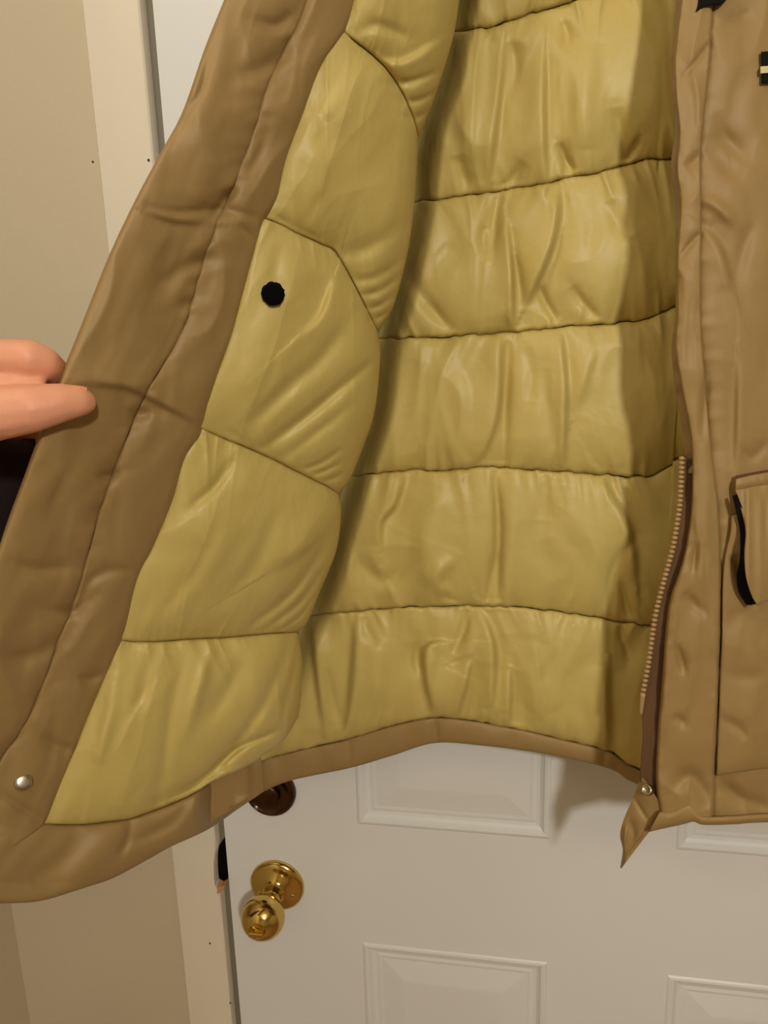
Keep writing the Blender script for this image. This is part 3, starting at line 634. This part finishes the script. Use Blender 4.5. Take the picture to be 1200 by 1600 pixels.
part('pocket_flap_shade', at(px, py, frontY(px, py) - .0160 - .004 * U), 'dark', .001, 'black strip painted as the shade beside the pocket flap', pk)  # black sheet standing in for the shadow cast by the flap's left edge
# --- striped chest patch and a black piece at the collar
def quad_part(name, pts, Yo, mat, parent, thick=.0015, n=12, wob=.0004):
    (a, b, c_, d_) = pts; px, py, U, V = coons([a, b], [d_, c_], [a, d_], [b, c_], n, n)
    return part(name, at(px, py, frontY(px, py) - Yo - wob * vnoise(px / 4, py / 3)), mat, thick, parent=parent)
pt = quad_part('chest_patch', [(1189, 81), (1262, 74), (1262, 124), (1190, 131)], .0098, 'dark', coat); pt['label'] = 'black woven patch with a pale stripe'
quad_part('patch_stripe', [(1188, 104), (1262, 98), (1262, 108), (1188, 115)], .0113, 'cream', pt)
px, py, U, V = coons([(1094, -80), (1112, -80), (1150, -80), (1190, -60)], [(1087, 18), (1106, 9), (1128, 6), (1150, -20)], [(1094, -80), (1091, 0), (1087, 18)], [(1190, -60), (1150, -20)], 30, 24)
part('collar_black_piece', at(px, py, frontY(px, py) - .011 - .003 * np.sin(np.pi * U) * np.sin(np.pi * V)), 'dark', .004, 'small black piece at the collar')
# sleeves hanging at the sides
def coat_sleeve(path, seed):
    v = []; f = []; n = 28; q = curve([(p[0], p[1]) for p in path], 70); tt = np.linspace(0, 1, 70)
    Yc = np.interp(tt, np.linspace(0, 1, len(path)), [p[2] for p in path]); W = np.interp(tt, np.linspace(0, 1, len(path)), [p[3] for p in path])
    for i in range(70):
        c = at(q[i, 0], q[i, 1], Yc[i]); th = min(.034, W[i] * .62) * (.8 if i in (64, 65) else 1)
        for k in range(n):
            a = 2 * math.pi * k / n; b_ = 1 + .07 * float(vnoise(i / 5 + seed, k / 4.)) + .04 * math.sin(i * .9 + 2 * math.sin(a))
            v.append((c[0] + W[i] * math.cos(a) * b_, c[1] + th * math.sin(a) * b_, c[2]))
    for i in range(69):
        for k in range(n): f.append((i * n + k, i * n + (k + 1) % n, (i + 1) * n + (k + 1) % n, (i + 1) * n + k))
    f += [tuple(range(n))[::-1], tuple(69 * n + k for k in range(n))]
    mk('sleeve', v, f, 'shell', coat, J0)
coat_sleeve([(640, -190, -.085, .03), (585, -60, -.085, .060), (520, 250, -.08, .062), (455, 600, -.075, .056), (400, 1010, -.07, .048)], 3.1)
coat_sleeve([(1400, -230, -.085, .03), (1490, -90, -.085, .060), (1530, 250, -.08, .062), (1540, 600, -.075, .056), (1530, 1010, -.07, .048)], 8.7)
# collar roll and hanging loop above the picture
ring = []
for i in range(25):
    a = math.pi * i / 24; X0 = 640 + 480 * i / 24
    ring.append((X0, -262 - 30 * math.sin(a)))
v = []; f = []
for i, (x, y) in enumerate(ring):
    c = at(x, y, -.085 - .05 * abs(i - 12) / 12)
    for k in range(12):
        a = 2 * math.pi * k / 12; v.append((c[0], c[1] + .018 * math.cos(a), c[2] + .026 * math.sin(a)))
for i in range(24):
    for k in range(12): f.append((i * 12 + k, i * 12 + (k + 1) % 12, (i + 1) * 12 + (k + 1) % 12, (i + 1) * 12 + k))
f += [tuple(range(12))[::-1], tuple(range(288, 300))]
mk('collar', v, f, 'shell', coat, J0)
lc = at(880, -292, -.075)
v = []; f = []
for i in range(13):
    a = math.pi * i / 12
    c = (lc[0] + .022 * math.cos(a), -.068, lc[2] + .03 * math.sin(a))
    for k in range(6):
        b = 2 * math.pi * k / 6; v.append((c[0] + .003 * math.cos(b) * math.cos(a), c[1] + .003 * math.sin(b), c[2] + .003 * math.cos(b) * math.sin(a)))
for i in range(12):
    for k in range(6): f.append((i * 6 + k, i * 6 + (k + 1) % 6, (i + 1) * 6 + (k + 1) % 6, (i + 1) * 6 + k))
mk('hanging_loop', v, f, 'shell', coat, J0)
HX, HZ = float(lc[0]), float(lc[2]) + .02

# ------------------------------------------------------------------ over-the-door hook carrying the coat
hk = empty('door_hook', (HX, 0, DT), 'metal over-the-door hook at the top of the white door carrying the coat', 'hook')
v = []; f = []
path = [(.050, DT - .03), (.050, DT + .003), (-.003, DT + .003), (-.003, HZ - .005), (-.02, HZ - .02), (-.05, HZ - .022), (-.072, HZ - .012), (-.080, HZ + .012)]
for i, (y, z) in enumerate(path):
    for sx in (-.010, .010):
        for o_ in (-.001, .001): v.append((HX + sx, y + o_ * .9, z + o_ * .9))
for i in range(len(path) - 1):
    a = i * 4; b = a + 4
    f += [(a, a + 1, b + 1, b), (a + 1, a + 3, b + 3, b + 1), (a + 3, a + 2, b + 2, b + 3), (a + 2, a, b, b + 2)]
f += [(0, 2, 3, 1), (28, 29, 31, 30)]
mk('hook_strap', v, f, 'steel', hk, (HX, 0, DT), smooth=False)

# ------------------------------------------------------------------ the hand holding the edge
HO = tuple(at(-60, 700, -.40))
def hp(px, py, Y): return at(px, py, Y)
bm = bmesh.new()
def blob(chain, sub_=7):
    """tapered limb: chain of (point, radius) filled with overlapping spheres, later fused into one skin"""
    for (a, ra), (b, rb) in zip(chain[:-1], chain[1:]):
        a = np.array(a, float); b = np.array(b, float); L = np.linalg.norm(b - a); n = max(2, int(L / (.22 * min(ra, rb))))
        for i in range(n + 1):
            t = i / n; p = a * (1 - t) + b * t - np.array(HO); r = ra * (1 - t) + rb * t
            bmesh.ops.create_icosphere(bm, subdivisions=2, radius=r, matrix=Matrix.Translation(Vector(p)))
mm = .001
# thumb lies on the facing, tip towards the coat's lining
blob([(hp(-95, 672, -.410), 17.5 * mm), (hp(-40, 655, -.415), 16 * mm), (hp(5, 644, -.417), 15.2 * mm), (hp(50, 638, -.413), 13.8 * mm), (hp(92, 630, -.405), 11.4 * mm), (hp(118, 627, -.399), 9.6 * mm), (hp(130, 628, -.395), 7.6 * mm)])
# index finger bends over and goes behind the coat edge
blob([(hp(-150, 600, -.370), 13.5 * mm), (hp(-70, 560, -.392), 12.5 * mm), (hp(-10, 560, -.400), 11.6 * mm), (hp(45, 561, -.400), 11.2 * mm), (hp(66, 568, -.395), 10.6 * mm), (hp(90, 588, -.375), 9.4 * mm), (hp(105, 606, -.352), 8 * mm)])
# middle, ring and little finger curl behind the cloth
blob([(hp(-110, 640, -.355), 13 * mm), (hp(-40, 636, -.338), 12 * mm), (hp(30, 644, -.328), 11 * mm), (hp(95, 660, -.322), 8.5 * mm)])
blob([(hp(-110, 672, -.345), 13 * mm), (hp(-40, 664, -.326), 12 * mm), (hp(30, 672, -.318), 10.5 * mm), (hp(90, 690, -.314), 8.5 * mm)])
blob([(hp(-100, 705, -.335), 12 * mm), (hp(-30, 694, -.314), 10.5 * mm), (hp(30, 704, -.308), 9.5 * mm), (hp(80, 716, -.306), 7.5 * mm)])
# fold of flesh between thumb and index finger
blob([(hp(-95, 640, -.400), 13 * mm), (hp(-30, 604, -.405), 9 * mm), (hp(30, 600, -.405), 6 * mm), (hp(62, 602, -.402), 4 * mm)])
# palm, then the wrist dropping away behind the cloth
blob([(hp(-150, 600, -.370), 15 * mm), (hp(-120, 680, -.350), 17 * mm), (hp(-90, 730, -.335), 17 * mm)])
blob([(hp(-95, 672, -.412), 17 * mm), (hp(-110, 690, -.375), 18 * mm), (hp(-80, 740, -.345), 19 * mm)])
wr = hp(-40, 735, -.325); el = hp(-250, 1330, -.30)
blob([(hp(-90, 690, -.35), 18 * mm), (wr, 19 * mm), (wr * .7 + el * .3, 24 * mm), (el, 32 * mm)])
me = bpy.data.meshes.new('person'); bm.to_mesh(me); bm.free(); me.materials.append(MAT['skin'])
hand = bpy.data.objects.new('person', me); COL.objects.link(hand); hand.location = HO
rm = hand.modifiers.new('remesh', 'REMESH'); rm.mode = 'VOXEL'; rm.voxel_size = .0014; rm.use_smooth_shade = True
sm = hand.modifiers.new('smooth', 'SMOOTH'); sm.iterations = 10; sm.factor = .6
tag(hand, "person's bare hand at the left edge, thumb and fingers gripping the coat's front edge", 'person')
# thumbnail, turned up towards the lamp
q0 = nrm(hp(130, 628, -.395) - hp(92, 630, -.405)); nrmv = nrm(np.array([.05, -.5, .85])); nrmv = nrm(nrmv - q0 * (nrmv @ q0)); c = hp(116, 627.5, -.3995) + nrmv * .0094; side = np.cross(q0, nrmv)
v = []; f = []
for i in range(9):
    for k in range(9):
        a = (i / 8 - .5) * 2; b = (k / 8 - .5) * 2; bw = b * (1 - .12 * a * a)
        v.append(tuple(c + q0 * a * .0066 * math.sqrt(max(0, 1 - .75 * b * b)) + side * bw * .0050 + nrmv * (.0002 - .0030 * b * b - .0012 * a * a)))
f = gridfaces(9, 9); mk('thumbnail', v, f, 'nailk', hand, HO)
sl = []; f = []
ax = nrm(el - wr); s1 = nrm(np.cross(ax, (0, 0, 1))); s2 = np.cross(ax, s1); N = 24
for i, (t, r) in enumerate(((-.10, .024), (-.11, .031), (-.07, .0375), (.1, .038), (.4, .040), (.8, .044), (1.25, .048), (1.25, .044))):
    for k in range(N):
        a = 2 * math.pi * k / N; sl.append(tuple(wr * (1 - t) + el * t + (s1 * math.cos(a) + s2 * math.sin(a)) * r * (1 + .02 * math.sin(5 * a + i))))
for i in range(7):
    for k in range(N): f.append((i * N + k, i * N + (k + 1) % N, (i + 1) * N + (k + 1) % N, (i + 1) * N + k))
mk('sleeve', sl, f, 'sleeve', hand, HO)
